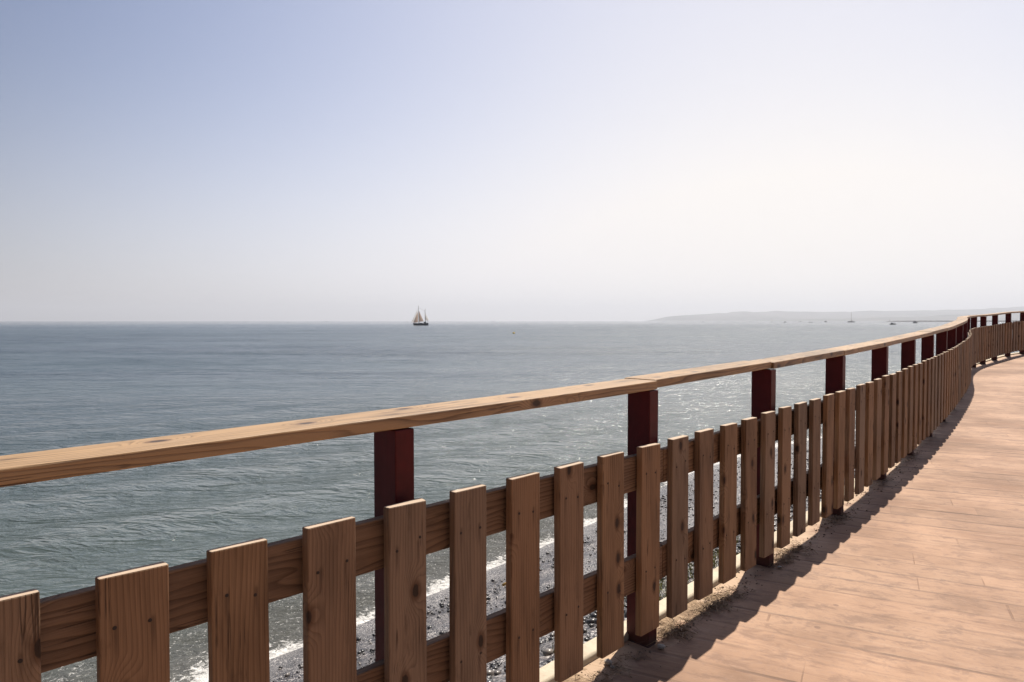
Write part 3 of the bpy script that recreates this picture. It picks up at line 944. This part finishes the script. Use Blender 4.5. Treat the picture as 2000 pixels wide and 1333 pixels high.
def tri_sail(bm, pts, belly=0.5, th=0.03):
    """sail from a 3 or 4 point outline in the x-z plane, bellied sideways and given thickness"""
    P = [Vector((p[0], 0, p[1])) for p in pts]
    if len(P) == 3: P = [P[0], P[1], P[2], P[2]]
    N = 8; g = {}
    for side in (0,):
        for i in range(N + 1):
            for j in range(N + 1):
                u_, v_ = i / N, j / N
                q = (P[0].lerp(P[1], u_)).lerp(P[3].lerp(P[2], u_), v_)
                q.y = belly * math.sin(math.pi * u_) * math.sin(math.pi * min(1, v_)) * (1 - v_ * .5) + side * th
                g[side, i, j] = bm.verts.new(q)
    for side in (0,):
        for i in range(N):
            for j in range(N):
                q = (g[side, i, j], g[side, i + 1, j], g[side, i + 1, j + 1], g[side, i, j + 1])
                bm.faces.new(q if side else q[::-1])
    bmesh.ops.remove_doubles(bm, verts=bm.verts[:], dist=.0005)


# two masted ketch, bow to the left
D = 596.0; px = D / 1333.0
ket = empty('sailing_ship', at_px(822, D), R(4))
tag(ket, 'dark hulled two masted sailing ship with tan sails, largest vessel out on the open sea', 'ship')
from_bm('hull', hull_bm(13.3, 3.8, 1.75, .25, .5), M_hull, ket, True)
bm = bmesh.new()
bm_box(bm, 2.6, 4.6, -.9, .9, 1.7, 2.9, .08); bm_box(bm, -1.2, 1.6, -.8, .8, 1.7, 2.15, .06); bm_box(bm, 5.0, 6.3, -1.1, 1.1, 1.7, 2.3, .06)
from_bm('deckhouse', bm, M_cabin, ket)
bm = bmesh.new(); bm_tube(bm, (-1.75, 0, 1), (-1.95, 0, 17.3), .24, .13); from_bm('mast', bm, M_mast, ket)
bm = bmesh.new(); bm_tube(bm, (3.75, 0, 1), (3.65, 0, 12.9), .2, .12); bm_tube(bm, (3.3, 0, 12.6), (4.5, 0, 14.6), .12, .10, 6); from_bm('mast', bm, M_mast, ket)
bm = bmesh.new(); bm_tube(bm, (-5.6, 0, 1.9), (-8.3, 0, 2.5), .13, .07); from_bm('bowsprit', bm, M_mast, ket)
bm = bmesh.new(); bm_tube(bm, (-1.7, 0.1, 3.0), (2.7, .5, 3.4), .10, .08); from_bm('boom', bm, M_mast, ket)
bm = bmesh.new(); bm_tube(bm, (3.8, 0.1, 3.6), (7.2, .4, 3.9), .09, .06); from_bm('boom', bm, M_mast, ket)
bm = bmesh.new(); tri_sail(bm, [(-6.4, 2.4), (-2.5, 2.6), (-2.3, 12.2)], .7, .05); from_bm('jib', bm, M_sail, ket, True)
bm = bmesh.new(); tri_sail(bm, [(-8.0, 2.7), (-5.2, 3.0), (-2.4, 14.0)], .6, .05); from_bm('jib', bm, M_sailw, ket, True)
bm = bmesh.new(); tri_sail(bm, [(-1.4, 3.3), (2.3, 3.7), (-1.6, 12.8)], .7, .05); from_bm('mainsail', bm, M_sail, ket, True)
bm = bmesh.new(); tri_sail(bm, [(4.1, 4.1), (6.9, 4.4), (4.0, 10.6)], .5, .05); from_bm('mizzen_sail', bm, M_sailw, ket, True)
bm = bmesh.new()
for a_, b_ in (((-8.2, 0, 2.5), (-1.93, 0, 15.6)), ((-6.3, 0, 2.3), (-1.9, 0, 12.9)), ((-1.9, 0, 15.5), (3.66, 0, 12.4)), ((3.66, 0, 12.4), (6.4, 0, 2.3)),
               ((-1.9, 0, 12.5), (2.6, 0, 3.5)), ((-1.9, 0, 13), (-1.2, 1.8, 1.9)), ((-1.9, 0, 13), (-1.2, -1.8, 1.9)), ((3.66, 0, 11), (4.2, 1.6, 1.9)), ((3.66, 0, 11), (4.2, -1.6, 1.9))):
    bm_tube(bm, a_, b_, .045, .045, 5)
from_bm('rigging', bm, M_mast, ket)


def yacht(x, D, L, mast, label, rz, cabin=True, m=M_hullw, sail=False, name='sailing_boat', mastx=-.05, B=.3, group=None):
    r = empty(name, at_px(x, D), rz)
    tag(r, label, 'boat', group)
    from_bm('hull', hull_bm(L, L * B, L * .11, .4, L * .04), m, r, True)
    bm = bmesh.new(); bm_box(bm, -L * .2, L * .18, -L * .09, L * .09, L * .08, L * .155, L * .012)
    bm_box(bm, -L * .02, L * .16, -L * .07, L * .07, L * .15, L * .20, L * .01)
    from_bm('cabin', bm, M_cabin, r)
    if mast:
        bm = bmesh.new(); bm_tube(bm, (L * mastx, 0, L * .05), (L * mastx, 0, mast), L * .020, L * .012, 6)
        from_bm('mast', bm, M_mast, r)
        bm = bmesh.new(); bm_tube(bm, (L * mastx, 0, L * .24), (L * .36, 0, L * .25), L * .018, L * .012, 6)
        from_bm('boom', bm, M_mast, r)
    if sail:
        bm = bmesh.new(); tri_sail(bm, [(L * mastx, L * .26), (L * .34, L * .27), (L * mastx, mast * .95)], L * .05, L * .004)
        from_bm('sail', bm, M_sailw, r, True)
    return r


yacht(1661.5, 2000, 21, 29.5, 'moored catamaran with one very tall bare mast, left of the breakwater', R(8), m=M_hull, mastx=.06, B=.45)
# motor boat in front of the breakwater
D = 724.0
mb = empty('motor_boat', at_px(1743, D), R(6)); tag(mb, 'low dark motor boat with a small cabin just below the breakwater tip', 'boat')
from_bm('hull', hull_bm(6.8, 2.2, .75, .35, .25), M_hull, mb, True)
bm = bmesh.new(); bm_box(bm, -1.6, .5, -.75, .75, .7, 1.75, .12); from_bm('cabin', bm, M_cabin, mb)
bm = bmesh.new(); bm_box(bm, -1.9, .75, -.85, .85, 1.78, 1.88, .03); from_bm('roof', bm, M_cabin, mb)
bm = bmesh.new(); bm_tube(bm, (1.2, 0, .6), (1.2, 0, 2.1), .05, .04, 6); bm_tube(bm, (2.3, 0, .6), (2.3, 0, 1.9), .05, .04, 6); bm_box(bm, 1.0, 2.6, -.5, .5, 1.95, 2.02, .02)
from_bm('canopy', bm, M_cabin, mb)
bm = bmesh.new(); bm_box(bm, 3.2, 3.6, -.25, .25, .2, 1.15, .06); from_bm('outboard_motor', bm, M_hull, mb)

M_pale = plain('pale_hull', (0.22, 0.23, 0.25), .5)
small = [(1581, 1500, 2.8, 3.6, 'tiny dark boat, left one of the pair riding side by side'),
         (1585.2, 1500, 3.2, 0, 'tiny dark boat, right one of the pair riding side by side'),
         (1533, 1900, 5.5, 0, 'small dark boat alone between the pale sail and the pair of boats'),
         (1373, 2300, 4.5, 0, 'faint tiny boat under the left end of the far hills'),
         (1612.5, 2400, 9, 0, 'faint flat boat between the pair of boats and the tall masted catamaran'),
         (1563, 2600, 6, 0, 'very faint speck of a boat just left of the pair'),
         (1787, 1300, 7.5, 0, 'faint pale boat near the breakwater, right of the motor boat'),
         (1747.5, 900, 1.8, 0, 'tiny dinghy just behind the low dark motor boat')]
for (x, D, L, mast, lab) in small:
    yb = yacht(x, D, L * 1.35, mast, lab, R(random.uniform(-12, 12)), name='small_boat', m=M_hull if lab.startswith(('tiny dark', 'small dark')) else M_pale, group='small boats off the coast')
    yb.scale = (.8, 1, 2.0)
yacht(1507, 2300, 7, 13, 'distant slender boat under pale sail before the hills', R(20), sail=True)


def ship(x, D, L, lab):
    r = empty('cargo_ship', at_px(x, D), 0); tag(r, lab, 'ship', 'ships on the horizon')
    from_bm('hull', hull_bm(L, L * .2, L * .12, .15, L * .03), M_hullw, r, True)
    bm = bmesh.new(); bm_box(bm, L * .25, L * .4, -L * .07, L * .07, L * .1, L * .25, L * .01); from_bm('bridge', bm, M_cabin, r)


ship(638, 5200, 20, 'tiny far ship on the horizon left of the sailing ship')
ship(963, 5200, 17, 'tiny far ship on the horizon right of the sailing ship')
ship(1222, 5600, 14, 'barely visible far ship on the horizon left of the hills')

b = empty('buoy', at_px(1003.5, 207)); tag(b, 'small yellow buoy floating on the calm sea', 'buoy')
bm = bmesh.new(); bmesh.ops.create_uvsphere(bm, u_segments=20, v_segments=12, radius=.38)
for v_ in bm.verts: v_.co.z = v_.co.z * .85 + .12
from_bm('float', bm, plain('yellow_plastic', (.75, .48, .01), .4), b, True)
bm = bmesh.new(); bm_tube(bm, (0, 0, .3), (0, 0, .52), .06, .04, 8); from_bm('top_mark', bm, M_hull, b)

# breakwater
bm = bmesh.new()
D0 = 3300.0
a0 = at_px(1730, D0); a1 = at_px(2120, D0 * .93)
N = 160; rows = []
for i in range(N + 1):
    t_ = i / N; p = a0.lerp(a1, t_); hgt = (5.2 + 3.0 * t_) * min(1, .25 + t_ * 14) * random.uniform(.82, 1.12)
    rows.append([bm.verts.new(p + Vector((0, dy, dz))) for dy, dz in ((-16, -1), (-7, hgt * .8), (-3, hgt), (4, hgt), (15, -1))])
for r0, r1 in zip(rows[:-1], rows[1:]):
    for j in range(4): bm.faces.new((r0[j], r1[j], r1[j + 1], r0[j + 1]))
bm.faces.new(rows[0]); bm.faces.new(rows[-1][::-1])
bw = from_bm('breakwater', bm, plain('breakwater_rock', (0.055, 0.052, 0.055), .9, 0, .4))
tag(bw, 'long low dark breakwater reaching out from the right in front of the hills', 'breakwater')
bm = bmesh.new(); bm_tube(bm, (0, 0, 0), (0, 0, 6.5), 1.1, .8, 12); bm_tube(bm, (0, 0, 6.5), (0, 0, 7.6), 1.4, .5, 12)
lh = from_bm('harbour_beacon', bm, M_cabin); lh.location = at_px(1737.5, D0) + Vector((0, 0, 3.5)); tag(lh, 'stubby dark beacon on the tip of the breakwater', 'beacon')

# hills
def mat_hill():
    t = NT('hill_scrub'); co = t.coord()
    f_ = t.noise(t.mapping(co, scale=(.0012, .0012, .004)), 1.0, 6, .65)
    t.P('Base Color', t.mix(t.rng(f_, .35, .65), (0.05, 0.06, 0.055), (0.11, 0.105, 0.10))); t.P('Roughness', .95)
    return t.m


M_hill = mat_hill()


def ridge(name, prof, D, depth, label, seed, amp=1.0):
    xs = np.array([p[0] for p in prof], float); ys = np.array([p[1] for p in prof], float)
    N = 420; K = 14
    X = np.linspace(xs[0], xs[-1], N)
    Hh = np.clip((627.6 - np.interp(X, xs, ys)) / 1333 * D - SEA_Z * 0, 0, None)
    V = []
    for i in range(N):
        for k in range(K):
            t_ = k / (K - 1)
            d = D + depth * (t_ - .5)
            prf = math.sin(math.pi * min(1, t_ * 1.02)) ** .9 if k < K - 1 else 0
            h = Hh[i] * prf
            ns_ = float(vnoise(np.array([X[i] * .05]), np.array([t_ * 7.0]), seed, 4)[0])
            h = h * (1 + ns_ * .5 * amp * (1 - prf * .85))
            V.append(((X[i] - 1000) / 1333 * D * (1 + .1 * (t_ - .5)), d, SEA_Z - 2 + h + (0 if 0 < k < K - 1 else -6)))
    o = link_mesh(name, np_mesh(name, np.array(V), grid_faces(N, K)), M_hill, smooth=True)
    return tag(o, label, kind='structure')


prof = [(1262, 627.6), (1275, 626.4), (1292, 622), (1310, 617.6), (1340, 615.5), (1384, 612.8), (1400, 611.6), (1418, 612), (1432, 608.8), (1451, 608), (1464, 609.7), (1496, 609),
        (1512, 607), (1530, 608.4), (1560, 609), (1600, 608.9), (1656, 609), (1680, 607.6), (1696, 606.9), (1725, 607.6), (1752, 607), (1800, 606), (1816, 606.9), (1845, 605), (1880, 604.6),
        (1925, 603.5), (1942, 601.3), (1959, 601.8), (1992, 599), (2050, 595), (2130, 592), (2250, 590)]
ridge('hills', prof, 13000, 4200, 'long pale blue range of hills fading into the haze', 5)
prof2 = [(1440, 627.6), (1500, 625), (1580, 622.5), (1660, 621.5), (1720, 619.5), (1800, 618), (1850, 614.5), (1900, 613.5), (1960, 611), (2050, 607), (2250, 603)]
ridge('foothills', prof2, 9000, 2400, 'lower hazy foothills in front of the pale range', 9)

# ------------------------------------------------------------------ haze
hz = bmesh.new()
bm_box(hz, -20000, 20000, -20000, 20000, -12, 420)
hzm = bpy.data.materials.new('haze_air'); hzm.use_nodes = True
ht = hzm.node_tree; ht.nodes.clear()
ho = ht.nodes.new('ShaderNodeOutputMaterial'); pv = ht.nodes.new('ShaderNodeVolumePrincipled')
pv.inputs['Color'].default_value = (0.86, 0.90, 0.985, 1)
pv.inputs['Density'].default_value = 1.0e-4
pv.inputs['Anisotropy'].default_value = 0.3
ht.links.new(pv.outputs[0], ho.inputs['Volume'])
tag(from_bm('haze', hz, hzm), 'pale sea haze', kind='stuff')
